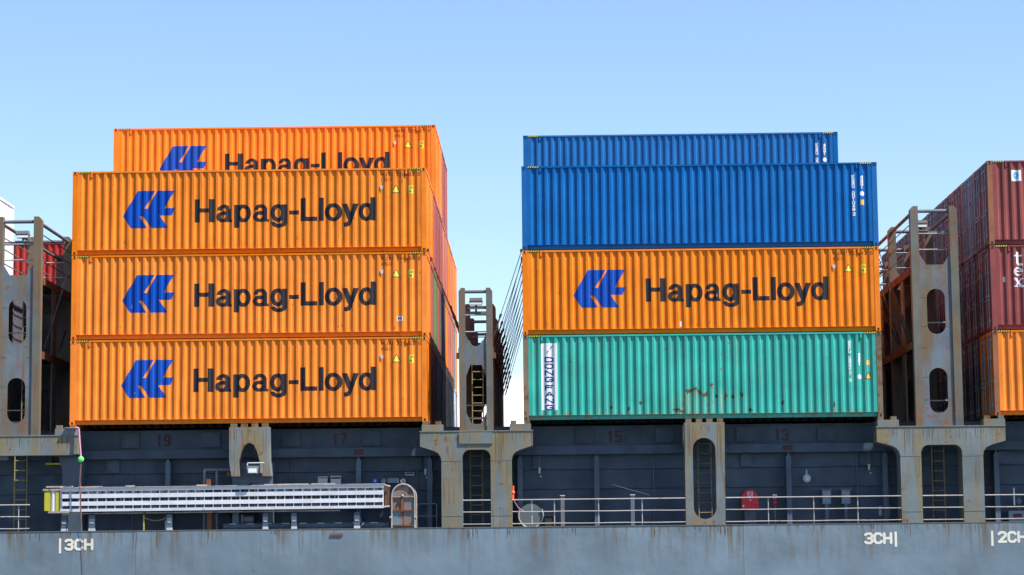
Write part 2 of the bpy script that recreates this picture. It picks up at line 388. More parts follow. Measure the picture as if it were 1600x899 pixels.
def full_container(label, colour, loc, group=None, post=None, doors=(False, False), cast=None):
    m = CC[colour]; pm = post or m; t = thing('shipping_container', label, 'container', (loc[0]+random.uniform(-.012, .012), loc[1]+random.uniform(-.006, .006), loc[2]), group)
    P = lambda name, key, fn, mat: link(name, cached((name, key, mat.name), fn, mat), t)
    P('side_panel', 'f', lambda: g_side(MB()), m); P('side_panel', 'b', lambda: g_side(MB(), True), m)
    for i in range(4): P('corner_post', i, lambda: g_post(MB(), i), pm if i < 2 else m)
    for i in range(8):
        c = P('corner_casting', i, lambda: g_cast(MB(), i), cast or pm)
        if i % 4 < 2: link('casting_hole', cached(('casting_hole', i), lambda: g_hole(MB(), i), BLACK), c)
    for b in (0, 1):
        P('top_rail', b, lambda: g_toprail(MB(), b), m); P('bottom_rail', b, lambda: g_botrail(MB(), b), m)
        P('end_rail', (b, 0), lambda: g_endrails(MB(), b, 0), m); P('end_rail', (b, 1), lambda: g_endrails(MB(), b, 1), m)
        if doors[b]:
            d = P('door', b, lambda: g_doors(MB(), b), m); link('locking_rod', cached(('locking_rod', b), lambda: g_rods(MB(), b), GALV), d)
        else: P('end_panel', b, lambda: g_end(MB(), b), m)
    P('roof', 0, lambda: g_roof(MB()), m); P('floor', 0, lambda: g_floor(MB()), UNDER)
    # striped height warnings at both upper corners, a hook under the rail
    for s in (0, 1):
        x0 = .20 if s == 0 else CL-.58
        mb = MB()
        for i in range(5): mb.add([(x0+i*.08, -.0025, CH-.058), (x0+i*.08+.04, -.0025, CH-.058), (x0+i*.08+.075, -.0025, CH-.008), (x0+i*.08+.035, -.0025, CH-.008)], [(0, 1, 2, 3)])
        P('stripe_ground', s, lambda: MB().add([(x0, -.0008, CH-.058), (x0+.42, -.0008, CH-.058), (x0+.42, -.0008, CH-.008), (x0, -.0008, CH-.008)], [(0, 1, 2, 3)]), BLACK)
        link('height_warning_stripes', cached(('stripes', s), lambda: mb, YEL), t)
        hx = .62 if s == 0 else CL-.72
        P('lashing_lug', s, lambda: MB().box(hx, hx+.06, -.01, .05, CH-.22, CH-.07), m)
    return t
def simple_container(label, colour, loc, group, doors=None, post=None):
    m = CC[colour]; key = ('container_body', colour, doors)
    def fn():
        mb = MB(); g_side(mb); g_side(mb, True)
        for i in range(4): g_post(mb, i)
        for i in range(8): g_cast(mb, i)
        for b in (0, 1):
            g_toprail(mb, b); g_botrail(mb, b); g_endrails(mb, b)
            (g_doors if doors == b else g_end)(mb, bool(b))
        g_roof(mb); mb.box(.1, CL-.1, .162, CW-.162, .05, .155)
        return mb
    o = link('shipping_container', cached(key, fn, m), None, loc); tag(o, label, 'container', group)
    if doors is not None: link('locking_rod', cached(('locking_rod', int(doors)), lambda: g_rods(MB(), bool(doors)), GALV), o)
    return o
def Z_(t): return (t-1)*TIER
def put(name, key, fn, mat, t):
    o = link(name, cached((name, key), fn, mat), t)
    if name in ('serial_number', 'rust_scrapes', 'rust_runs', 'size_code', 'height_figures'): o['kind'] = 'stuff'
    return o
def hapag(t, code):
    scuffs(t, code, SCO)
    put('company_name', 'hl', lambda: decal(name_mask(4.21, 1.085), 4.2, 10.46, .86, 1.92, surf), LETTER, t)
    lg = [(1.735+(x-80)/330, .905+(530-z)/330) for x, z in LOGOP]
    put('company_logo', 'hl', lambda: decal(inpoly(lg), 1.72, 3.55, .89, 2.22, surf), LOGO, t)
    s = text_segs(code, 10.62, 2.62, .075, .11, .032)+text_segs('45G1', 10.62, 2.44, .075, .11, .032)
    put('serial_number', code, lambda: decal(stroke(s, .017), 10.55, 12.0, 2.4, 2.78, surf, dx=.008, dz=.004), CODE, t)
    put('tank_plate', 0, lambda: MB().box(10.60, 10.69, -.012, .02, 2.16, 2.28), SIGNW, t)
    tri = [(11.02, 2.05), (11.26, 2.05), (11.14, 2.27)]; big = [(10.985, 2.03), (11.295, 2.03), (11.14, 2.315)]
    put('warning_triangle_border', 0, lambda: decal(inpoly(big), 10.97, 11.31, 2.02, 2.33, surf, off=.003), BLACK, t)
    put('warning_triangle', 0, lambda: decal(inpoly(tri), 11.0, 11.28, 2.04, 2.28, surf, off=.005), YEL, t)
    put('height_label', 0, lambda: decal(rect(11.56, 11.73, 2.0, 2.28), 11.55, 11.74, 1.99, 2.29, surf, off=.003), YEL, t)
    s2 = text_segs('29', 11.62, 2.17, .035, .07, .02)+text_segs('96', 11.59, 2.04, .035, .07, .02)
    put('height_figures', 0, lambda: decal(stroke(s2, .012), 11.56, 11.73, 2.0, 2.27, surf, dx=.006, dz=.004, off=.005), BLACK, t)
def blue_marks(t):
    scuffs(t, t.name, SCB, 30)
    put('serial_number', 'KS', lambda: decal(stroke(text_segs('KSBU 001048', 11.33, 2.36, .07, .09, 0, True, .114)+text_segs('2', 11.34, 1.06, .07, .09, 0), .026), 11.25, 11.5, 1.0, 2.5, surf, off=.003), WHITE, t)
    put('size_code', '45G1', lambda: decal(stroke(text_segs('45G1', 11.63, 2.34, .075, .09, 0, True, .12), .026), 11.55, 11.8, 1.9, 2.5, surf), WHITE, t)
    put('round_label', 0, lambda: decal(ring(11.67, 1.81, .075, .085, .001, .001), 11.58, 11.76, 1.7, 1.9, surf), WHITE, t)
    put('small_label', 0, lambda: decal(rect(11.61, 11.73, 1.42, 1.60), 11.6, 11.74, 1.41, 1.61, surf), AMBER, t)

def scuffs(t, seed, mats, n=46):
    q = random.Random(seed); bs = [MB() for _ in mats]
    for k in range(n):
        low = q.random() < .5; x = q.uniform(.3, 11.9); z = q.uniform(.18, .5) if low else q.uniform(.3, 2.7)
        w, h = q.uniform(.008, .03), q.uniform(.02, .16 if not low else .09); y = float(surf(x))
        if abs(float(surf(x+w))-y) > .002: continue
        bs[k % len(mats)].add([(x, y-.0045, z), (x+w, y-.0045, z+q.uniform(-.01, .02)), (x+w*.8, y-.0045, z+h), (x+w*.2, y-.0045, z+h*.9)], [(0, 1, 2, 3)])
    for b_, m in zip(bs, mats):
        if b_.v: o = b_.build('paint_scuffs', m, t); o['kind'] = 'stuff'
SCO = [paint('scuff_dark_orange', (.30, .07, .012), .7, .3, bump=0), paint('scuff_pale_orange', (.72, .34, .10), .6, .2, bump=0)]
SCB = [paint('scuff_dark_blue', (.01, .05, .16), .7, .3, bump=0), paint('scuff_pale_blue', (.10, .22, .40), .6, .2, bump=0)]
# --- left stack, three orange containers in front
XR, X3, X0 = 15.466, 31.43, -15.91
t = full_container('bottom orange company container of the left front stack, resting on deck pedestals', 'orange', (0, 0, 0)); hapag(t, 'HLBU 221962 6')
t = full_container('middle orange company container of the left front stack, with a white M sticker', 'orange', (0, 0, Z_(2))); hapag(t, 'HLBU 241968 6')
put('sticker', 'm', lambda: decal(rect(11.16, 11.36, .52, .69), 11.15, 11.37, .5, .7, surf), WHITE, t)
put('sticker_letter', 'm', lambda: decal(stroke(text_segs('M', 11.20, .55, .11, .11, 0), .03), 11.17, 11.35, .53, .68, surf, off=.005), BLUEINK, t)
t = full_container('top orange company container of the left front stack', 'orange', (0, 0, Z_(3))); hapag(t, 'HLBU 219982 6')
t = full_container('orange company container standing highest on the left, half hidden behind the front stack', 'orange', (0, 3*ROW, Z_(4))); hapag(t, 'HANU 021857 6')
# --- rows behind it, seen by their right hand ends
ends3 = ['orange', 'rose', 'rose', 'rose', 'salmon', 'salmon', 'orange', 'salmon', 'orange', 'orange']
ends2 = ['rose', 'green', 'rose', 'slate', 'slate', 'orange', 'salmon', 'salmon', 'grey', 'orange']
ends1 = ['brown', 'slate', 'grey', 'slate', 'grey', 'white', 'grey', 'slate', 'white', 'grey']
NTH = ['first', 'second', 'third', 'fourth', 'fifth', 'sixth', 'seventh', 'eighth', 'ninth', 'tenth', 'eleventh']
CN = {'orange': 'orange', 'rose': 'faded red', 'salmon': 'pale coral', 'green': 'green', 'slate': 'dark', 'grey': 'grey', 'brown': 'brown', 'white': 'pale', 'red': 'red', 'brown2': 'dark brown', 'rust_red': 'rust red', 'blue': 'blue'}
TN = {1: 'bottom', 2: 'second', 3: 'third', 4: 'top'}
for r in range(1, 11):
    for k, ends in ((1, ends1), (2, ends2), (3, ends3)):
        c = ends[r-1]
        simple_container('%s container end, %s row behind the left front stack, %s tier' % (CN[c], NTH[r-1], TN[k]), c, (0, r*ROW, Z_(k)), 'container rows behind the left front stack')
for r, c in ((4, 'orange'), (5, 'rose'), (6, 'rose')):
    simple_container('%s container end on the top tier, %s row behind the left front stack' % (CN[c], NTH[r-1]), c, (0, r*ROW, Z_(4)), 'container rows behind the left front stack')
# --- middle stack
t = full_container('teal container with a rusty scrape and a white name strip, bottom of the middle stack', 'teal', (XR, 0, 0), post=POSTW)
put('name_strip', 0, lambda: decal(rect(.62, 1.16, .34, 2.62), .61, 1.17, .33, 2.63, surf), WHITE, t)
for w_, z_ in (('DONG', 1.985), ('FANG', 1.03)):
    put('name_word', w_, lambda: decal(stroke(text_segs(w_, .755, z_, .26, .145, 0, True, .2245), .048), .70, 1.06, z_-.75, z_+.2, surf, dx=.008, dz=.004, off=.005), BLUEINK, t)
SC = [[(1070,611),(1078,612),(1086,608),(1092,613),(1098,620),(1104,615)],[(1107,602),(1113,603)],[(1118,619),(1119,621)],[(1133,618),(1133,622)],[(1143,620),(1144,622)],[(1157,617),(1158,619)],[(1052,640),(1060,640)],[(1060,640),(1068,646)],[(1000,628),(1001,630)],[(955,634),(956,637)],[(982,637),(983,640)],[(1170,640),(1171,642)],[(1220,630),(1221,633)],[(1300,632),(1300,636)]]
TH = [[(1093,562),(1094,615)],[(1105,578),(1105,646)],[(1068,612),(1067,648)],[(1097,622),(1096,648)],[(1086,610),(1086,622)],[(1113,604),(1113,630)],[(1133,612),(1133,630)],[(1366,530),(1366,575)]]
rr = random.Random(3)
def scr(lines, lo, hi, n):
    out_ = []
    for l in lines:
        for (ax, ay), (bx, by) in zip(l, l[1:]):
            for k in range(n):
                f = rr.random(); x = (ax+(bx-ax)*f-819.5)/45.6+rr.uniform(-.03, .03); z = (655-ay-(by-ay)*f)/45.2+rr.uniform(-.035, .035); q = rr.uniform(lo, hi)
                out_.append(stroke([[(x, z), (x+rr.uniform(-.03, .03), z-rr.uniform(.0, .08))]], q))
    return lambda X, Z: np.any([g(X, Z) for g in out_], axis=0)
put('rust_scrapes', 0, lambda: decal(scr(SC, .012, .042, 16), 2.8, 10.8, .18, 1.4, surf, dx=.012, dz=.006, off=.002), paint('dark_rust_scrape', (.095, .045, .022), .8, .4, bump=0), t)
put('rust_runs', 0, lambda: decal(scr(TH, .008, .022, 14), 5.2, 12.0, .17, 2.7, surf, dx=.010, dz=.006, off=.0025), paint('thin_rust_run', (.20, .12, .05), .7, .3, bump=0), t)
put('torn_mark', 0, lambda: decal(stroke([[(.86, 2.56), (.98, 2.49), (.83, 2.30)], [(.90, 2.44), (1.04, 2.53)], [(.80, 2.26), (.84, 2.36)]], .014), .78, 1.06, 2.24, 2.58, surf, dz=.004, off=.005), BLACK, t)
put('serial_number', 'teal', lambda: decal(stroke(text_segs('BRFU 582217 5', 11.07, 2.50, .055, .085, 0, True, .108), .026), 11.0, 11.2, 1.1, 2.62, surf), WHITE, t)
put('size_code', 'teal', lambda: decal(stroke(text_segs('45G1', 11.40, 2.08, .05, .085, 0, True, .108), .024), 11.35, 11.5, 1.7, 2.2, surf), WHITE, t)
put('round_label', 'teal', lambda: decal(ring(11.42, 1.36, .07, .08, .001, .001), 11.34, 11.5, 1.27, 1.45, surf), WHITE, t)
put('small_label', 'teal', lambda: decal(rect(11.66, 11.78, 1.76, 1.92), 11.65, 11.79, 1.75, 1.93, surf), AMBER, t)
put('warning_triangle_border', 'teal', lambda: decal(inpoly([(11.60, 1.28), (11.84, 1.28), (11.72, 1.54)]), 11.59, 11.85, 1.27, 1.55, surf), BLACK, t)
put('warning_triangle', 'teal', lambda: decal(inpoly([(11.635, 1.30), (11.805, 1.30), (11.72, 1.49)]), 11.62, 11.82, 1.29, 1.5, surf, off=.005), AMBER, t)
t = full_container('orange company container between the teal and the blue one in the middle stack', 'orange', (XR, 0, Z_(2))); hapag(t, 'HLBU 257842 6')
put('scrap_label', 0, lambda: decal(rect(5.36, 5.43, .22, .40), 5.35, 5.44, .2, .42, surf), WHITE, t)
t = full_container('blue container topping the front of the middle stack', 'blue', (XR, 0, Z_(3))); blue_marks(t)
t = full_container('highest blue container of the middle stack, set back behind the front one', 'blue', (XR, 4*ROW, Z_(4))); blue_marks(t)
for r in range(1, 9):
    for k in (1, 2, 3):
        simple_container('container packed out of sight behind the middle front stack', random.choice(['orange', 'blue', 'brown', 'grey', 'rose']), (XR, r*ROW, Z_(k)), 'containers hidden behind the middle stack')
# --- right stack: doors towards the middle
t = full_container('orange container at the bottom of the right edge stack', 'orange', (X3, 0, 0), post=POSTB, doors=(True, False))
t = full_container('brown container with white serif letters at the right edge', 'brown', (X3, 0, Z_(2)), doors=(True, False))
SER = [stroke([[(.93, 2.62), (.93, 2.28), (.98, 2.22), (1.06, 2.22)]], .085), rect(.82, 1.08, 2.50, 2.55),
       ring(.94, 1.98, .155, .15, .07, .10, lambda X, Z: (Z > 1.96) | (X < .95) | (Z < 1.90)), rect(.80, 1.08, 1.965, 2.005),
       stroke([[(.84, 1.73), (1.05, 1.47)]], .085), stroke([[(1.05, 1.73), (.83, 1.47)]], .035), rect(.78, .92, 1.455, 1.485), rect(.97, 1.12, 1.455, 1.485), rect(.78, .91, 1.715, 1.745), rect(.99, 1.10, 1.715, 1.745)]
put('white_lettering', 'tex', lambda: decal(lambda X, Z: np.any([g(X, Z) for g in SER], axis=0), .76, 1.14, 1.42, 2.68, surf, dx=.008, dz=.004), WHITE, t)
put('small_label', 'tex', lambda: decal(rect(.42, .50, 1.62, 1.80), .41, .51, 1.6, 1.82, surf), SIGNW, t)
t = full_container('brown container with a blue and white sticker at the upper right edge', 'brown', (X3, 0, Z_(3)), post=POSTB, doors=(True, False))
put('sticker', 'blue', lambda: decal(rect(.82, 1.16, 2.18, 2.56), .81, 1.17, 2.17, 2.57, surf), WHITE, t)
put('sticker_emblem', 'blue', lambda: decal(ring(.98, 2.38, .10, .12, .03, .04), .87, 1.09, 2.25, 2.51, surf, off=.005), flat('sticker_blue', (.10, .40, .65)), t)
d3 = ['grey', 'rust_red', 'brown2', 'slate', 'brown', 'grey', 'brown2', 'slate', 'brown2']
d2 = ['brown2', 'slate', 'brown', 'brown2', 'slate', 'brown2', 'slate', 'brown', 'brown2']
d1 = ['slate', 'brown', 'slate', 'brown2', 'slate', 'brown2', 'slate', 'slate', 'brown2']
for r in range(1, 10):
    for k, dd in ((1, d1), (2, d2), (3, d3)):
        c = dd[r-1]
        simple_container('%s door end of the %s container back beside the right tower, %s tier' % (CN[c], NTH[r-1], TN[k]), c, (X3, r*ROW, Z_(k)), 'container rows behind the right edge stack', doors=0)
# --- far left stack, mostly out of frame
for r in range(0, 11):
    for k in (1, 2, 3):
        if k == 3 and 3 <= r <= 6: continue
        c = 'white' if (k == 3 and r < 3) else ('red' if k == 3 else 'slate')  # slate on the lower tiers stands in for shade behind the tower
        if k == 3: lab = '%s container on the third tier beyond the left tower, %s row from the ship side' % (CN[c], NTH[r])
        else: lab, r_l = 'container coloured dark for the shade beyond the left tower, below the third tier', r
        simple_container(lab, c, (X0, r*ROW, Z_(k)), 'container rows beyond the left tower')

# ------------------------------------------------------------------ the ship
ship = thing('container_ship', 'grey blue container ship side with weathered pillars and white deck marks', 'ship', (0, 0, -12))
OZ = 12.0
def sp(mb, name, mat, parent=None):     # a part of the ship, built in scene metres
    mb.v = [(x, y, z+OZ) for x, y, z in mb.v] if parent is None else mb.v
    if parent is not None: mb.v = [(x, y, z+OZ) for x, y, z in mb.v]
    return mb.build(name, mat, parent or ship)
DZ = -3.61
# hull plating: strakes and butts, each plate with its own edge
xs = [-34, -22, -10.6, 2.34, 13.6, 22.8, 33.5, 46, 58]
for i, (a, b) in enumerate(zip(xs, xs[1:])):
    for j, (z0, z1) in enumerate(((DZ-.06-4.4, DZ), (-13.5, DZ-.06-4.41))):
        o = .004*((i+j) % 2)
        p = MB().box(a+.004, b-.004, -.22-o, -.16, z0, z1); q = sp(p, 'hull_plate', None); q.data.materials.append(HULL); q.location = (0, 0, -OZ+12-12)
        q.location = (0, 0, 0)
sp(MB().box(-34, 58, -.155, 32, -13.5, DZ-.05), 'hull_body', HULL)
sp(MB().box(-34, 58, -.235, -.16, DZ+.001, DZ+.02), 'deck_edge_strip', PIL)
sp(MB().box(-34, 58, -.154, 1.6, DZ-.049, DZ-.01), 'side_deck', DECKM)
# coaming between the pillars: stepped plates, a horizontal girder, vertical stays
bays = [(-14.0, -1.83), (-1.83, 13.85), (13.85, 29.55), (29.55, 45.2)]
for a, b in bays:
    a += .01; b -= .01
    sp(MB().box(a, b, 1.66, 1.70, DZ, -2.30), 'coaming_plate', COAM); sp(MB().box(a, b, 1.60, 1.70, -2.285, -1.63), 'coaming_plate', COAM)
    sp(MB().box(a, b, 1.54, 1.70, -1.615, -1.10), 'coaming_plate', COAM)
    sp(MB().box(a, b, 1.15, 1.70, -1.09, -1.06), 'coaming_girder', COAML); sp(MB().box(a, b, 1.12, 1.15, -1.12, -.83), 'coaming_girder_face', COAM)
    sp(MB().box(a, b, 1.40, 1.70, -.82, -.14), 'hatch_cover_side', COAM)
    for k in range(6):       # raised panels on the hatch cover side
        x = a+.9+k*(b-a-1.8)/5
        sp(MB().box(x-.32, x+.32, 1.33, 1.399, -.74, -.22), 'hatch_side_stiffener', COAM)
sp(MB().box(-34, 58, 1.71, 31, DZ, -.10), 'hatch_cover', DECKM)
for x in (3.2, 9.76, 12.2, 15.3, 17.93, 24.5, 27.8, 31.6):
    w = .085
    mb = MB().plate([(x-w, DZ), (x+w, DZ), (x+w, -1.28), (x, -1.13), (x-w, -1.28)], [], 1.0, 1.535); sp(mb, 'coaming_stay', COAML)
for x, w_ in ((15.75, .42), (12.0-.5, .4), (27.0, .42), (31.75, .5), (1.0, .45), (22.9, .4)):
    sp(MB().box(x, x+w_, 1.44, 1.539, -1.58, -1.14), 'coaming_pocket', COAM)
for x in (1.9, 7.4, 11.75, 19.9, 26.9): sp(MB().cyl((x, 1.50, DZ+.01), (x, 1.50, -1.13), .022, 7), 'conduit', COAML)
# bay numbers and red patches painted on it
for txt, x, z, y in (('19', 2.75, -.66, 1.395), ('17', 8.85, -.66, 1.395), ('15', 18.35, -.68, 1.395), ('13', 24.1, -.68, 1.395)):
    mb = decal(stroke(text_segs(txt, x, z, .17, .34, .10), .07), x-.1, x+.6, z-.05, z+.4, None, dx=.01); mb.v = [(a, y+b, c) for a, b, c in mb.v]
    sp(mb, 'bay_number', RUSTRED)
for x in (9.76, 24.5): sp(MB().box(x-.17, x+.17, 1.112, 1.119, -1.06, -.87), 'red_stay_mark', RUSTRED)
# portal pillars
def portal(c, arm, leg, half):
    zt, zb = -.37, DZ+.021
    o = [(c-leg, zb), (c-half, zb)]+[(c-half, -1.22)]+arc(c-half+.26, -1.24, .26, .26, 180, 90, 6)+arc(c+half-.26, -1.24, .26, .26, 90, 0, 6)+[(c+half, zb), (c+leg, zb)]
    o += [(c+leg, -1.35)]+[(c+leg+.03, -1.2), (c+leg+.12, -1.08), (c+leg+.28, -1.0), (c+arm, -.86), (c+arm, zt), (c-arm, zt), (c-arm, -.86), (c-leg-.28, -1.0), (c-leg-.12, -1.08), (c-leg-.03, -1.2), (c-leg, -1.35)]
    p = sp(MB().plate(o, [], -.12, .75), 'support_pillar', PIL)
    sp(MB().box(c-arm-.02, c+arm+.02, -.14, .8, zt+.001, zt+.035), 'top_flange', PIL, p)
    for s in (-1, 1):
        for z in (-1.36, -3.22):
            a, b = sorted((c+s*(half+.01), c+s*(leg-.01))); sp(MB().box(a, b, -.127, -.119, z, z+.014), 'weld_seam', PIL, p)
    return p
portal(13.845, 1.91, 1.19, .477); portal(29.55, 2.17, 1.395, .69)
b1 = sp(MB().plate([(-3.97, -.37), (-3.97, -.95), (-3.6, -1.02), (-.06, -1.02), (.31, -.98), (.31, -.37)], [], -.12, .45), 'support_beam', PIL)
sp(MB().box(-4.0, .33, -.14, .5, -.369, -.335), 'top_flange', PIL, b1)
for a, b in ((-.40, .27), (-3.93, -3.26)): sp(MB().plate([(a, DZ+.02), (b, DZ+.02), (b, -1.021), (a-.15, -1.021), (a, -1.5)], [], .85, 1.5), 'support_leg', COAML)
sp(MB().box(13.26, 14.40, -.16, -.121, -.78, -.40), 'doubler_plate', PIL)
# middle pillars under the container centres
sp(MB().plate([(20.89, DZ+.021), (22.22, DZ+.021), (22.25, -.14), (20.89, -.14)], [slot(21.545, -3.40, -.66, .385)[::-1]], -.12, .5), 'support_pillar', PIL)
p = sp(MB().plate([(5.46, -.14), (6.83, -.14), (6.83, -1.30), (6.88, -1.8), (6.60, -1.8), (6.50, -1.32), (6.42, -1.0), (6.30, -.74), (6.14, -.66), (5.98, -.74), (5.86, -1.0), (5.78, -1.32), (5.80, -1.8), (5.54, -1.8), (5.46, -1.30)][::-1], [], -.12, .45), 'support_pillar', PIL)
sp(MB().plate([(5.5, DZ), (5.72, DZ), (5.72, -2.5), (5.9, -2.12), (6.14, -2.02), (6.40, -2.12), (6.58, -2.5), (6.58, DZ), (6.86, DZ), (6.86, -1.33), (5.5, -1.33)], [], .46, 1.2), 'support_box', COAML)
# pedestals and blocks that carry the containers
for x0 in (-.47, 12.0, 14.98, 27.42, 31.0):
    p = sp(MB().box(x0, x0+.72, -.13, .5, -.334, -.12), 'container_pedestal', PIL)
    right = x0 in (-.47, 14.98, 31.0)
    for bx in ((x0+.03, x0+.50) if right else (x0+.02, x0+.46)): sp(MB().box(bx, bx+.19, -.10, .2, -.119, -.005), 'stacking_block', POSTW, p)
for cx in (6.14, 21.57):
    for k in range(4): sp(MB().box(cx-.64+k*.355, cx-.43+k*.355, -.12, .1, -.139, -.012), 'stacking_block', POSTW)
# lettering on the hull
def hull_mark(txt, x, z, bar, gap=.105):
    s = text_segs(txt, x, z, .225, .31, gap)
    mb = decal(stroke(s, .088), x-.1, x+1.1, z-.06, z+.38, None, dx=.008, dz=.005)
    mb.box(bar-.04, bar+.04, -.0035, -.001, z-.14, z+.37)
    mb.v = [(a, -.2265+b, c) for a, b, c in mb.v]; sp(mb, 'hull_mark', MARKW)
hull_mark('3CH', -.03, -4.20, -.225); hull_mark('3CH', 26.89, -4.255, 27.905, .09); hull_mark('2CH', 31.36, -4.255, 31.135)
sp(MB().box(8.92, 9.33, -.26, -.22, -3.83, -3.76), 'rusty_step_plate', RUSTY)
# thin rust runs below edges and fittings, each a few centimetres wide
RUN1 = paint('olive_rust_run', (.150, .118, .062), .7, .3, bump=0); RUN2 = paint('brown_rust_run', (.155, .082, .034), .7, .3, bump=0)
def runs(spots, y, seed):
    q = random.Random(seed); A, B = MB(), MB()
    for x, z, w, l, n in spots:
        used = []
        for k in range(n):
            dx = q.gauss(0, w); wd = q.uniform(.006, .022); ln = l*q.uniform(.25, 1.0)
            if any(abs(dx-u) < .03 for u in used): continue
            used.append(dx); z0 = z-q.uniform(0, .05); xx = x+dx
            (A if q.random() < .6 else B).add([(xx-wd/2, y, z0), (xx+wd/2, y, z0), (xx+wd*.6+q.uniform(-.01, .01), y, z0-ln*.5), (xx+q.uniform(-.012, .012), y, z0-ln), (xx-wd*.6, y, z0-ln*.45)][::-1], [(0, 1, 2, 3, 4)])
    for m, mat in ((A, RUN1), (B, RUN2)):
        if m.v: o = sp(m, 'rust_runs', mat); o['kind'] = 'stuff'
runs([(x, DZ, w, l, n) for x, w, l, n in ((-1.2, .4, .3, 8), (2.25, .06, 1.1, 7), (2.95, .10, .7, 7), (.1, .2, .3, 6), (4.9, .09, .5, 6), (7.0, .12, .25, 5), (9.1, .1, .35, 4), (12.9, .1, .3, 5), (13.75, .12, .5, 8), (15.1, .14, .4, 7), (17.1, .1, .35, 4), (19.78, .05, .85, 6), (21.3, .25, .35, 8), (22.15, .1, .4, 5), (24.6, .4, .2, 6), (28.4, .3, .5, 10), (29.6, .5, .4, 9), (30.9, .25, .5, 8), (27.0, .3, .25, 5))], -.2275, 11)
runs([(12.3, -.39, .2, .4, 6), (12.95, -.80, .1, 1.1, 6), (14.65, -.40, .12, 1.6, 9), (15.4, -.39, .18, .45, 7), (14.9, -1.37, .06, 1.5, 6), (28.5, -.39, .12, 1.5, 8), (27.8, -.39, .15, .45, 6), (29.2, -.39, .3, .55, 9), (30.4, -.39, .3, .6, 8), (31.3, -.39, .2, .45, 7), (30.75, -1.37, .05, 1.8, 6), (28.75, -1.37, .06, 2.0, 6),
      (21.05, -.18, .07, 1.6, 7), (22.1, -.18, .06, 2.2, 8), (21.55, -.18, .2, .35, 6), (5.6, -.18, .06, 1.1, 5), (6.6, -.18, .1, .9, 5), (6.1, -.18, .15, .4, 5), (-.2, -.39, .25, .5, 8), (-1.3, -.39, .4, .5, 8), (-2.2, -.39, .3, .45, 6)], -.1235, 12)
# water round the ship
wm = bpy.data.materials.new('harbour_water'); wm.use_nodes = True
b = wm.node_tree.nodes['Principled BSDF']; b.inputs['Base Color'].default_value = (.02, .05, .06, 1); b.inputs['Roughness'].default_value = .12
wn = wm.node_tree.nodes.new('ShaderNodeTexNoise'); wn.inputs['Scale'].default_value = 400; wb = wm.node_tree.nodes.new('ShaderNodeBump'); wb.inputs['Strength'].default_value = .6
wm.node_tree.links.new(wn.outputs[0], wb.inputs['Height']); wm.node_tree.links.new(wb.outputs[0], b.inputs['Normal'])
w = MB().add([(-20000, -20000, -12.2), (20000, -20000, -12.2), (20000, 20000, -12.2), (-20000, 20000, -12.2)], [(0, 1, 2, 3)]).build('water', wm); w['kind'] = 'structure'

# ------------------------------------------------------------------ lashing bridges (towers between the stacks)
def ladder_mb(x0, x1, y, z0, z1, step=.3, r=.018):
    mb = MB()
    for x in (x0, x1): mb.cyl((x, y, z0), (x, y, z1), r*1.25, 6)
    z = z0+.12
    while z < z1-.02: mb.cyl((x0, y, z), (x1, y, z), r, 6); z += step
    return mb
def floodlight(t, x, y, z):
    m = MB().plate([(x-.20, z), (x+.20, z), (x+.24, z+.13), (x-.24, z+.13)], [], y, y+.22); l = m.build('floodlight', LAMPB, t)
    MB().box(x-.20, x+.20, y-.012, y-.001, z+.005, z+.075).build('lamp_glass', LAMPG, l)
    MB().box(x-.22, x+.22, y-.02, y+.2, z+.135, z+.24).build('lamp_hood', LAMPB, l)
    MB().cyl((x, y+.12, z), (x, y+.12, z-.36), .035, 8).build('lamp_stem', RUSTY, l)
    MB().box(x-.26, x+.26, y+.02, y+.2, z-.13, z-.10).build('lamp_bracket', LAMPB, l)
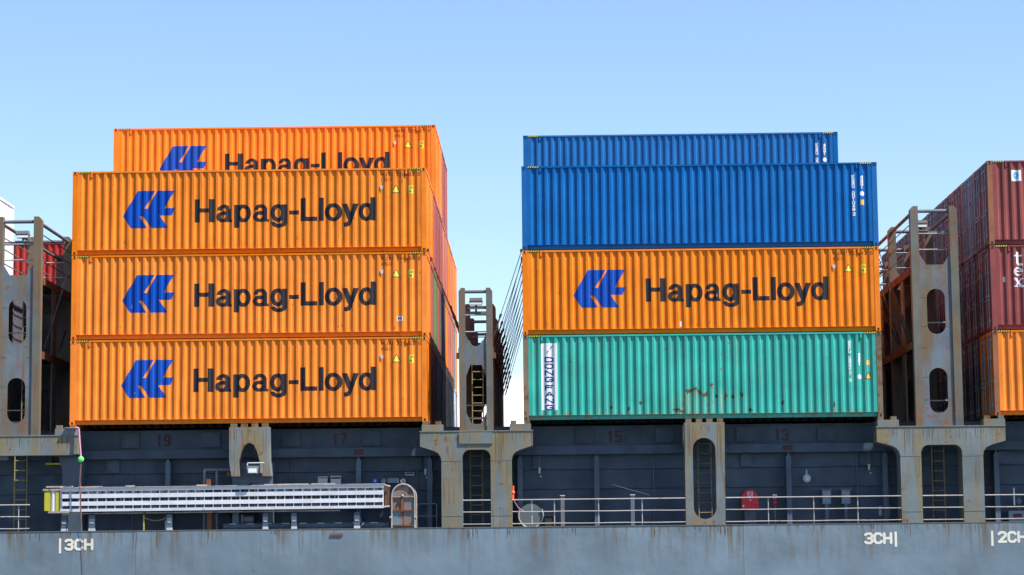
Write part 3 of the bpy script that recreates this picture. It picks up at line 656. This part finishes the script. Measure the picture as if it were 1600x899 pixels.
def wide_bridge(cx, label, lamp_x):
    t = thing('lashing_bridge', label, 'lashing bridge', (cx, 0, -.334), 'lashing bridges between the stacks')
    oz = .334; hw = .80
    for fi, y in enumerate((-.1, 4.9, 9.9, 14.9, 19.9)):
        for s in (-1, 1):
            x0, x1 = sorted((s*hw, s*(hw-.27)))
            ch = [(x0, 0), (x1, 0), (x1, 7.18+oz-(.12 if s > 0 else 0)), (x1-.1, 7.18+oz), (x0+.1, 7.18+oz), (x0, 7.18+oz-(.12 if s < 0 else 0))]
            MB().plate(ch, [], y, y+.30).build('tower_post', TOWP, t)
        a = hw-.272
        pl = [(-a, .001), (a, .001), (a, 5.55+oz), (a-.24, 5.16+oz), (-a+.24, 5.16+oz), (-a, 5.55+oz)]
        p = MB().plate(pl, [slot(0, 2.78+oz, 4.33+oz, .31)[::-1], slot(0, .09+oz, 1.63+oz, .31)[::-1]], y+.05, y+.10).build('tower_plate', TOW, t)
        if fi == 0:
            for z in (.55, 1.32, 2.33, 3.05, 4.05): 
                for s in (-1, 1): q = sorted((s*.34, s*(a-.003))); MB().box(q[0], q[1], y+.044, y+.051, z+oz, z+oz+.02).build('weld_seam', PIPE, p)
        MB().cyl((-hw+.2, y+.15, 7.02+oz), (hw-.2, y+.15, 7.02+oz), .065, 10).build('top_pipe', PIPE, t)
        for z in (5.70, 6.25): MB().cyl((-a, y+.2, z+oz), (a, y+.2, z+oz), .02, 6).build('guard_rail', RAIL, t)
        if fi < 4:
            for s in (-1, 1):
                MB().cyl((s*(hw-.13), y+.3, 7.0+oz), (s*(hw-.13), y+5, 7.0+oz), .06, 8).build('side_pipe', PIPE if s > 0 else TOWP, t)
                for z in (5.7, 6.2, 6.6): MB().cyl((s*(hw-.06), y+.3, z+oz), (s*(hw-.06), y+5, z+oz), .02, 6).build('guard_rail', PIPE, t)
            for z in (5.05, 2.5):
                MB().box(-hw, hw, y+.31, y+4.99, z+oz, z+oz+.04).build('platform', DECKM, t)
                for s in (-1, 1):
                    x0, x1 = sorted((s*hw, s*(hw+.03))); MB().box(x0, x1, y+.31, y+4.99, z+oz-.2, z+oz+.05).build('platform_edge', RUSTY, t)
            for s in (-1, 1):
                x0, x1 = sorted((s*(hw-.05), s*hw)); MB().box(x0, x1, y+2.0, y+2.6, .0, 5.04+oz).build('side_stanchion', TOWP, t)
    if cx < 0: ladder_mb(-.02, .38, .9, .1, 5.6+oz).build('ladder', LAD, t)
    for z in (.55, 3.22):
        MB().cyl((-a, .45, z+oz), (a, .45, z+oz), .022, 6).build('guard_rail', RAIL, t); MB().cyl((-a, .45, z-.4+oz), (a, .45, z-.4+oz), .022, 6).build('guard_rail', RAIL, t)
    floodlight(t, lamp_x, .6, 6.55+oz); MB().box(-hw+.1, hw-.1, .68, .76, 6.30+oz, 6.42+oz).build('lamp_beam', PIPE, t)
    return t
wide_bridge(29.53, 'tall grey lashing bridge tower with oval openings at the right', -.32)
wide_bridge(-1.83, 'tall grey lashing bridge tower cut by the left picture edge', -.02)
def narrow_bridge(cx):
    t = thing('lashing_bridge', 'narrow grey lashing bridge tower in the middle gap with an eight sided opening', 'lashing bridge', (cx, 0, -.334), 'lashing bridges between the stacks')
    oz = .334; hw = .575; a = hw-.22
    for fi, y in enumerate((-.1, 4.9, 9.9, 14.9, 19.9)):
        for s in (-1, 1):
            x0, x1 = sorted((s*hw, s*(hw-.215)))
            ch = [(x0, 0), (x1, 0), (x1, 4.42+oz if s > 0 else 4.54+oz), (x1-.08, 4.54+oz), (x0+.08, 4.54+oz), (x0, 4.54+oz if s > 0 else 4.42+oz)]
            MB().plate(ch, [], y, y+(.30 if fi == 0 else .9)).build('tower_post', TOWP, t)
        pl = [(-a, .001), (a, .001), (a, 2.95+oz), (.24, 2.72+oz)]+arc(0, 2.74+oz, .2, .2, 0, -180, 8)+[(-.24, 2.72+oz), (-a, 2.95+oz)]
        hole = [(-.19, 1.90+oz), (-a+.015, 1.52+oz), (-a+.015, .27+oz), (-.15, -.11+oz), (.15, -.11+oz), (a-.015, .27+oz), (a-.015, 1.52+oz), (.19, 1.90+oz)]
        MB().plate(pl, [hole], y+.05, y+.10).build('tower_plate', TOW, t)
        MB().cyl((-a, y+.15, 4.42+oz), (a, y+.15, 4.42+oz), .06, 10).build('top_pipe', PIPE, t)
        for z in (3.35, 3.9) if fi else (3.05, 3.62): MB().cyl((-a, y+.2, z+oz), (a, y+.2, z+oz), .02, 6).build('guard_rail', RAIL, t)
        if fi < 4:
            MB().box(-hw, hw, y+.91, y+4.99, 2.45+oz, 2.50+oz).build('platform', DECKM, t)
            for s in (-1, 1):
                x0, x1 = sorted((s*hw, s*(hw+.03))); MB().box(x0, x1, y+.31, y+4.99, 2.3+oz, 2.52+oz).build('platform_edge', RUSTY, t)
                x0, x1 = sorted((s*(hw-.04), s*hw)); MB().box(x0, x1, y+2.2, y+3.4, 0, 3.6+oz).build('side_plate', TOWP, t)
                for z in (3.1, 3.6): MB().cyl((s*(hw-.03), y+.91, z+oz), (s*(hw-.03), y+5, z+oz), .02, 6).build('guard_rail', PIPE, t)
    for s in (-1, 1):
        x0, x1 = sorted((s*hw, s*(hw+.10))); MB().box(x0, x1, -.08, .1, 2.12+oz, 2.32+oz).build('lashing_eye', RUSTY, t)
    ladder_mb(-.16, .22, .7, .05, 2.2+oz, .27).build('ladder', LAD, t)
    for z in (.55, .12): MB().cyl((-a, .35, z+oz), (a, .35, z+oz), .022, 6).build('guard_rail', RAIL, t)
    floodlight(t, .0, .5, 4.02+oz); MB().box(-a, a, .58, .66, 3.70+oz, 3.80+oz).build('lamp_beam', PIPE, t)
narrow_bridge(13.85)
# lashing rods
def rod(p, q, label, group):
    p, q = Vector(p), Vector(q); o = MB().cyl(Vector((0, 0, 0)), q-p, .014, 6).build('lashing_rod', RUSTY if abs(p.x-13.2) < .6 or p.x > 27 else RODM); o.location = p
    tag(o, label, 'lashing rod', group); d = (q-p)
    m = MB().cyl(d*.02, d*.26, .028, 8); m.cyl(d*.10, d*.13, .045, 8); m.cyl(d*.22, d*.26, .042, 8); m.build('turnbuckle', DARKSTEEL, o)
    MB().box(d.x-.05, d.x+.05, d.y-.05, d.y+.05, d.z-.05, d.z+.05).build('rod_head', DARKSTEEL, o)
for r in range(0, 9):
    for k, (yy, zt, zb) in enumerate(((.22, 5.86, 2.9), (2.2, 5.86, 2.4))):
        rod((14.46, r*ROW+yy, zb), (15.44, r*ROW+yy+.15, zt), 'dark lashing rod fanned between the narrow tower and the middle stack', 'lashing rods left of the middle stack')
for yy, lab in ((.1, 'front rusty lashing rod slanting from the left stack corner to the narrow tower'), (2.3, 'second rusty lashing rod slanting from the left stack to the narrow tower')):
    rod((13.24, yy+.2, 3.3), (12.22, yy, 5.88), lab, 'lashing rods right of the left stack')
for r in (1, 2, 3): rod((13.24, r*ROW+.3, 3.2), (12.22, r*ROW+.2, 5.88), 'far rusty lashing rod at the left stack ends, %s row back' % NTH[r-1], 'lashing rods right of the left stack')
for i, (yy, zb, zt) in enumerate(((.3, 2.7, 5.7), (.6, 2.6, 5.6), (2.4, 2.65, 5.75), (2.7, 2.6, 4.9), (4.9, 2.6, 5.7))):
    rod((28.70, yy+.2, zb), (27.69, yy, zt), 'rusty lashing rod between the middle stack and the right tower, %s from the front' % NTH[i], 'lashing rods right of the middle stack')
for i, (yy, zt) in enumerate(((.3, 5.8), (2.6, 5.8), (5.1, 5.8))):
    rod((-1.0, yy+.2, 2.7), (-.03, yy, zt), 'shaded lashing rod between left tower and left stack, %s from the front' % NTH[i], 'lashing rods left of the left stack')
    rod((30.36, yy+.2, 2.7), (31.40, yy, zt), 'shaded lashing rod between right tower and right edge stack, %s from the front' % NTH[i], 'lashing rods at the right edge stack')

# ------------------------------------------------------------------ guard rails along the deck edge
def railing(label, xs, x0, x1, bent=0.):
    t = thing('deck_railing', label, 'railing', (x0, -.1, DZ+.021), 'railings along the deck edge')
    H = (.90, .50, .10)
    for i, h in enumerate(H):
        pts = []; n = 12 if x1-x0 > 2 else 1
        for k in range(n+1):
            x = (x1-x0)*k/n; pts.append((x, 0, h+(.005*math.sin(k*1.3+i*2))*(i > 0)))
        MB().tube(pts, .020 if i == 0 else .016, 7).build('rail', RAIL, t)
    for x in xs: MB().cyl((x-x0, .035, -.02), (x-x0, .035, .90), .018, 7).build('stanchion', RAIL, t)
railing('three bar deck railing right of the narrow portal, with a round plate behind', (14.95, 15.7, 16.46, 17.95, 19.42), 14.9, 20.88)
railing('three bar deck railing in front of the red cabinet and grey boxes', (23.67, 25.20, 26.68), 22.24, 28.15)
railing('three bar deck railing cut by the right picture edge, beside the wide portal', (32.45, 34.2), 30.96, 36)
railing('short deck railing across the ladder opening of the narrow portal', (), 13.37, 14.32)
railing('short deck railing across the ladder opening of the wide right portal', (), 28.87, 30.24)
railing('deck railing in front of the ladder at the left picture edge', (-1.68,), -5.0, -1.30)
# ladders below the towers
for x0, x1, zt, lab in ((13.60, 14.02, -1.0, 'rusty yellow ladder inside the narrow portal below the middle tower'), (21.40, 21.84, -.75, 'rusty yellow ladder inside the oval opening of the middle pillar'),
                        (29.39, 29.80, -.95, 'rusty yellow ladder inside the wide portal below the right tower'), (-2.07, -1.65, -.95, 'rusty yellow ladder under the beam at the left picture edge')):
    h = zt-DZ; o = ladder_mb(0, x1-x0, 0, 0, h, .335).build('ladder', LAD, None, (x0, .95, DZ-.005)); tag(o, lab, 'ladder', 'deck ladders')

# ------------------------------------------------------------------ gangway stowed on the left
g = thing('gangway', 'long white stowed gangway with slatted side and yellow left end', 'gangway', (-.25, -.12, -2.94)); g.rotation_euler = (0, math.radians(-.12), 0)
GL = 10.95
MB().box(0, GL, 0, .06, .69, .80).build('upper_stringer', ALU, g); MB().box(0, GL, -.01, .05, 0, .095).build('lower_stringer', ALU, g)
MB().box(-.02, GL+.02, -.03, .40, .801, .825).build('top_edge_strip', ALUE, g)
for z0 in (.20, .455): MB().box(.05, GL-.02, .008, .035, z0, z0+.14).build('side_band', ALU, g)
for k in range(37):
    x = .01+k*(GL-.05)/36; MB().box(x, x+.032, .036, .10, .096, .689).build('side_bar', ALU, g)
    if k < 36: MB().box(x+.06, x+.25, .12, .44, .12, .15).build('tread', PIPE, g)
MB().box(0, GL, .46, .50, .02, .76).build('far_side_frame', COAML, g)  # solid dark sheet standing in for the shaded deck behind the open cells
for k in range(36):
    if random.random() < .75: x = .08+k*(GL-.05)/36+random.random()*.1; MB().box(x, x+.07, .30, .34, .10, .70).build('inner_stanchion', PIPE if k % 3 else ALUE, g)
MB().box(-.55, -.35, .0, .4, .04, .70).build('end_panel', YELP, g); MB().box(-.17, -.06, .0, .4, .04, .70).build('end_panel', YELP, g)
MB().cyl((-.26, .1, .02), (-.26, .1, .72), .095, 14).build('end_roller', ALU, g); MB().cyl((-.01, .04, .03), (-.01, .04, .7), .05, 10).build('end_roller', PIPE, g)
MB().box(-.6, .02, -.02, .42, .72, .78).build('end_frame', ALUE, g); MB().box(-.42, .3, -.02, .3, -.04, .03).build('end_frame', ALUE, g)
for x, l, h in ((-.5, .9, .05), (.6, .8, .03), (2.2, .3, .045), (4.6, .35, .04), (6.9, 1.5, .03), (8.5, .8, .035)): MB().box(x, x+l, .02, .12, .826, .826+h).build('edge_fitting', ALUE, g)
MB().box(GL+.03, GL+.17, .1, .4, .05, .74).build('folded_end_frame', RUSTY, g); MB().cyl((GL, .02, .03), (GL+.2, .02, .05), .035, 8).build('end_hook', ALUE, g); MB().cyl((GL, .02, .78), (GL+.22, .02, .72), .03, 8).build('end_hook', ALUE, g)
MB().tube([(.4, .2, -.06), (GL-1.5, .2, -.06)], .025, 6).build('underside_pipe', ALUE, g)
sx = [(-.23, .2), (.70, .2), (3.35, .17), (6.6, .17), (7.57, .17), (9.69, .19)]
for i, (x, wd) in enumerate(sx):
    o = MB().box(0, wd, 0, .18, 0, .56).build('gangway_support_post', COAML, None, (x, -.06, DZ-.005)); tag(o, 'blue gangway support post, %s from the left' % NTH[i], 'post', 'gangway support posts')
    MB().box(-.004, wd+.004, -.006, .184, .0, .11).build('pale_foot', SIGNW, o)  # pale colour paints the sunlight that reaches the foot of the post
    MB().box(.03, wd-.03, -.012, -.001, .28, .31).build('reflective_mark', SIGNW, o)
o = MB().cyl((0, 0, 0), (0, 0, .55), .022, 7).build('rope_stanchion', YELP, None, (2.56, .0, DZ-.005)); tag(o, 'yellow stanchion with a drooping yellow rope under the gangway', 'stanchion')
MB().tube([(.8*k/10, .02, .47-.12*math.sin(math.pi*k/10)) for k in range(11)], .018, 6).build('drooping_rope', LAD, o)
# gangway sling, float and rope
o = MB().tube([(0, 0, 0), (.12, -.02, -.02), (.16, -.04, -.5), (.21, -.05, -1.0)], .035, 8).build('lifting_sling', PINK, None, (.24, -.22, -.10)); tag(o, 'faded pink lifting sling hanging from the left beam end', 'sling')
MB().box(-.35, .06, -.05, .1, -.012, .012).build('sling_end', PINK, o)
o = MB().ball((0, 0, 0), .105).build('float_ball', LIME, None, (.46, -.30, -1.18)); tag(o, 'lime green float ball above the gangway', 'float')
o = MB().tube([(0, 0, 0), (-.04, .02, -.6), (.0, .0, -1.1), (.02, 0, -1.9)], .024, 7).build('rope', ROPE, None, (.46, -.30, -1.29)); tag(o, 'dark brown rope running down over the gangway and hull', 'rope')
MB().tube([(.02, 0, -1.9), (.05, .05, -2.6), (.12, .05, -3.6), (.20, .05, -7.0)], .008, 6).build('rope_tail', ROPE, o)
# arched end platform standing on deck
a_ = thing('arched_gangway_frame', 'rusty arched steel frame standing right of the gangway', 'frame', (10.95, .1, DZ-.005))
pts = [(0, 0, 0)]+[(x, 0, z) for x, z in arc(.39, 1.08, .39, .42, 180, 0, 14)]+[(.78, 0, 0)]
MB().tube(pts, .028, 8).build('arch_pipe', ALUE, a_); MB().tube([(x+.05, .16, z) for x, _, z in pts], .022, 8).build('arch_pipe', ALUE, a_)
for z in (.10, .60, 1.08): MB().box(.02, .76, -.02, .03, z-.022, z+.022).build('cross_bar', ALUE if z > 1 else RUSTY, a_)
PANELM = paint('rust_streaked_blue_panel', (.12, .20, .26), .6, .2, .9, .9, .52, (4, 4, .6), (.24, .10, .03))
for x0, x1, z0, z1 in ((.04, .31, .63, 1.05), (.42, .74, .63, 1.05), (.04, .38, .13, .57), (.40, .74, .13, .57)): MB().box(x0, x1, .03, .045, z0, z1).build('panel', PANELM, a_)
MB().plate([(x, z) for x, z in arc(.39, 1.11, .35, .36, 0, 180, 14)], [], .03, .045).build('panel', PANELM, a_)
MB().box(.32, .41, -.01, .05, .62, 1.1).build('centre_bar', RUSTY, a_); MB().ball((.37, -.04, 1.11), .05).build('knob', ALUE, a_)
for x in (-.03, .80): MB().box(x-.04, x+.04, -.04, .02, .36, .42).build('hinge_pin', ALUE, a_)
# small rail right of it
o = MB().tube([(0, 0, 0), (0, 0, .72), (.06, 0, .84), (.62, 0, .84), (.66, 0, .8), (.66, 0, 0)], .022, 7).tube([(0, 0, .42), (.66, 0, .42)], .018, 7).build('hoop_rail', PIPE, None, (11.80, .5, DZ-.005)); tag(o, 'grey hoop rail in the shade right of the arched frame', 'railing')
# long pipe and winch under the gangway
o = thing('deck_pipe', 'dark blue deck pipe running under the gangway', 'pipe', (5.2, .5, DZ-.01))
MB().cyl((0, 0, .14), (5.6, 0, .14), .11, 14).build('pipe_run', COAML, o)
for k in range(9): MB().box(.2+k*.6, .45+k*.6, -.118, -.10, .21, .235).build('pipe_clip', SIGNW, o)
for x in (.1, 1.9, 3.7, 5.5): MB().box(x, x+.1, -.08, .08, 0, .06).build('pipe_saddle', COAML, o)
o = thing('winch', 'dark winch drum with grey motor under the gangway', 'winch', (5.35, .75, DZ-.01))
for k in range(9): MB().cyl((k*.045, 0, .38), (k*.045+.03, 0, .38), .19 if k not in (0, 8) else .24, 16).build('drum_turn', DARKSTEEL, o)
MB().cyl((.45, 0, .38), (.85, 0, .38), .13, 12).build('motor', PIPE, o); MB().box(.0, .9, -.2, .2, 0, .14).build('base', COAM, o); MB().box(.42, .50, -.16, .16, .14, .55).build('bearing', PIPE, o)
o = thing('davit_frame', 'grey bracket frame with rusty blocks above the gangway', 'bracket', (4.53, .55, -2.2))
MB().tube([(0, 0, -1.38), (0, 0, .66), (.95, 0, .66)], .045, 8).build('frame_pipe', PIPE, o); MB().tube([(.42, 0, -1.38), (.42, 0, .66)], .045, 8).build('frame_pipe', PIPE, o)
MB().box(.14, .27, -.5, -.35, .10, .32).build('rusty_block', RUSTY, o); MB().box(.12, .28, -.2, .0, -1.36, -.80).build('rusty_block', RUSTY, o); MB().ball((.84, 0, .5), .1).build('pulley', RUSTY, o)
o = thing('floodlight', 'grey floodlight on the pillar above the gangway', 'floodlight', (6.28, -.2, -1.72))
MB().plate([(-.17, 0), (.17, 0), (.2, .26), (-.2, .26)], [], -.12, .04).build('lamp_body', LAMPB, o); MB().box(-.14, .14, -.135, -.121, .03, .17).build('lamp_glass', LAMPG, o)
MB().tube([(-.19, 0, .28), (-.19, 0, .36), (.38, 0, .36)], .022, 6).build('lamp_bracket', SIGNW, o); MB().box(.24, .32, -.02, .06, .02, .34).build('lamp_arm', LAMPB, o)
o = MB().box(0, .55, 0, .08, 0, .06).build('yellow_lamp_tube', YELP, None, (-1.0, .9, -1.30)); tag(o, 'yellow tube lamp under the beam at the left', 'lamp'); MB().box(.12, .20, .0, .5, .061, .3).build('lamp_hanger', DARKSTEEL, o)
# signs and discs above the gangway
def sign(x0, x1, z0, z1, y, label, mat=SIGNW, band=None):
    o = MB().box(0, x1-x0, 0, .02, 0, z1-z0).build('sign', mat, None, (x0, y, z0)); tag(o, label, 'sign')
    MB().box(.02, x1-x0-.02, .021, 1.62-y, .05, .08).build('sign_bracket', COAM, o)
    if band: MB().box(.02, x1-x0-.02, -.004, -.001, (z1-z0)*band[1], (z1-z0)*band[2]).build('sign_lettering', band[0], o)
    return o
sign(8.33, 8.66, -2.13, -1.78, 1.35, 'left of two white notice boards above the gangway', band=(RUSTRED, .82, .9)); sign(8.77, 9.12, -2.13, -1.765, 1.35, 'right of two white notice boards, with red heading', band=(RUSTRED, .72, .9))
sign(10.73, 11.12, -2.03, -1.86, 1.35, 'pale blank plate above the arched frame', GBOX); sign(11.33, 11.64, -1.77, -1.66, 1.45, 'small red and white sign under the coaming girder', band=(RUSTRED, .3, .9))
def disc(x, z, r, y, mat, label, cat):
    o = MB().cyl((0, 0, 0), (0, .05, 0), r, 20).build('round_plate', mat, None, (x, y, z)); tag(o, label, cat); MB().cyl((0, .051, 0), (0, 1.6-y, 0), .03, 8).build('bracket', COAM, o); return o
o = disc(10.30, -1.96, .10, 1.35, flat('blue_disc', (.02, .07, .45)), 'round blue sign above the right gangway end', 'sign'); MB().box(-.03, .03, -.005, -.001, -.02, .05).build('pictogram', SIGNW, o)
disc(10.60, -1.96, .09, 1.35, GBOX, 'round grey dial beside the blue disc', 'sign')
o = disc(11.27, -1.97, .09, 1.35, SIGNW, 'round red and white prohibition sign over the arched frame', 'sign'); MB().add([(-.06, -.004, .05), (-.05, -.004, .065), (.065, -.004, -.05), (.055, -.004, -.065)], [(0, 3, 2, 1)]).build('red_bar', RUSTRED, o)
# ------------------------------------------------------------------ things on the right hand walkway
o = thing('hose_cabinet', 'red round topped fire hose cabinet behind the railing', 'cabinet', (22.88, 1.15, -3.07))
MB().plate([(0, 0), (.58, 0), (.58, .36)]+arc(.29, .36, .29, .32, 0, 180, 14)[1:], [], 0, .42).build('cabinet_body', REDP, o)
m = decal(stroke([[(.22, .40), (.38, .40), (.38, .60), (.22, .60), (.22, .40)], [(.25, .47), (.30, .43), (.36, .55)], [(.25, .55), (.30, .52)]], .022), .18, .42, .36, .64, None, dx=.006, dz=.004); m.build('hose_symbol', WHITE, o)
MB().box(.27, .33, -.003, -.001, .30, .34).build('symbol_foot', WHITE, o); MB().box(.02, .09, -.02, .0, .09, .16).build('latch', SIGNW, o); MB().cyl((.3, -.01, .3), (.5, -.01, .12), .008, 6).build('strap', REDP, o); MB().box(.1, .5, .1, .3, -.53, -.001).build('stand', COAM, o)
o = thing('hydrant', 'small red hydrant on a thin pipe under a white tag', 'hydrant', (24.03, 1.3, DZ-.01)); MB().cyl((0, 0, 0), (0, 0, .72), .02, 8).build('pipe', PIPE, o)
MB().ball((0, 0, .78), .085).build('valve', REDP, o); MB().box(-.07, .07, -.05, -.03, .93, 1.07).build('tag_plate', SIGNW, o); MB().box(-.03, .03, -.056, -.051, .96, 1.02).build('tag_figure', BLUEINK, o); MB().cyl((0, 0, .72), (0, 0, 1.0), .02, 8).build('valve_stem', REDP, o)
for x, lab in ((25.66, 'left of two grey electrical boxes on posts'), (26.32, 'right of two grey electrical boxes on posts')):
    o = thing('electrical_box', lab, 'box', (x, 1.25, DZ-.01), 'electrical boxes behind the railing'); MB().box(0, .29, 0, .2, .72, 1.19).build('box_body', GBOX, o); MB().box(-.04, .33, -.05, .25, 1.20, 1.23).build('rain_hood', PIPE, o)
    MB().box(.03, .26, -.012, -.001, .76, 1.15).build('box_door', GBOX, o); MB().box(.08, .21, .02, .15, 0, .72).build('post', COAML, o)
o = thing('hanging_lamp', 'white round lamp hanging on the dark coaming at the right', 'lamp', (25.15, 1.35, -2.17)); MB().ball((0, 0, .15), .15).build('globe', SIGNW, o); MB().cyl((0, 0, .29), (0, .05, .44), .03, 8).build('lamp_neck', SIGNW, o); MB().cyl((0, .05, .44), (0, .26, .44), .02, 6).build('lamp_arm', PIPE, o)
for x, lab in ((15.97, 'hook block on a thin wire left of the middle bay'), (27.28, 'hook block on a thin wire beside the right pillar'), (12.05, 'hook block on a thin wire right of the arched frame')):
    o = MB().cyl((0, 0, 0), (0, 0, -.42), .012, 6).build('hanging_hook', PIPE, None, (x, 1.2, -1.14)); tag(o, lab, 'hook', 'hooks hanging under the girder')
    MB().cyl((0, 0, -.42), (.0, 0, -.62), .05, 8, .03).build('hook_block', SIGNW, o); MB().ball((.04, 0, -.72), .035).build('hook_tip', SIGNW, o)
o = thing('cable_reel', 'round grey lid tied with white rope behind the middle railing', 'reel', (15.66, .75, DZ-.01)); MB().cyl((0, 0, .42), (0, .35, .42), .40, 28).build('lid', flat('dull_grey_lid', (.10, .125, .135), .7), o); MB().box(-.3, .3, .05, .3, 0, .1).build('foot', COAM, o)
MB().tube([(x, -.03, z) for x, z in arc(0, .42, .42, .43, 150, 390, 18)], .025, 6).build('rope_lashing', RAIL, o)
o = MB().box(0, .3, 0, .3, 0, .4).build('bollard_box', UNDER, None, (16.15, .6, DZ-.01)); tag(o, 'small black box behind the round lid', 'box'); MB().box(-.03, .33, -.03, .33, .401, .43).build('box_lid', UNDER, o)
o = MB().cyl((0, 0, 0), (.02, 0, .45), .055, 8, .04).build('rescue_float', ORNG, None, (15.05, .0, -2.66)); tag(o, 'bright orange rescue float hanging at the narrow portal', 'float')
MB().ball((.01, 0, .22), .075).build('float_collar', ORNG, o); MB().tube([(.02, 0, 0), (.18, .1, -.28), (.38, .2, -.42)], .014, 6).build('float_line', PINK, o)
for x, lab in ((16.68, 'left pale bracket post behind the middle railing'), (19.06, 'right pale bracket post behind the middle railing')):
    o = MB().box(0, .13, 0, .12, 0, 1.06).build('bracket_post', PIPE, None, (x, .45, DZ-.01)); tag(o, lab, 'post', 'bracket posts behind the railing'); MB().box(-.02, .15, -.02, .14, 1.061, 1.09).build('post_cap', SIGNW, o)  # white cap stands in for sunlight on the top of the post
o = MB().cyl((0, 0, 0), (1.25, 0, -.36), .016, 7).build('pole', RAIL, None, (18.5, 1.45, -2.17)); tag(o, 'thin pale boat hook pole slanting on the dark coaming', 'pole'); MB().ball((0, 0, 0), .025).build('pole_tip', RAIL, o)
o = thing('valve_station', 'grey valve box with a red plate and white lever at the right edge', 'valve', (32.0, 1.2, DZ-.01)); MB().box(0, .75, 0, .3, 0, .42).build('box_body', GBOX, o); MB().box(.15, .45, -.01, -.001, .15, .32).build('red_plate', RUSTRED, o); MB().box(.16, .21, -.1, -.05, .6, 1.2).build('lever', SIGNW, o); MB().cyl((.35, -.08, .75), (.35, .1, .75), .1, 14).build('hand_wheel', COAML, o); MB().cyl((.35, 0, .42), (.35, 0, .75), .03, 8).build('valve_stem', COAML, o)
MB().box(.7, 1.5, .1, .3, .7, 1.1).build('cable_box', COAML, o); MB().box(.8, 1.4, .15, .25, .0, .7).build('cable_box_post', COAM, o)
for l, gs in LABELS.items():
    if len(gs) > 1 and (None in gs): print('DUP LABEL', l)
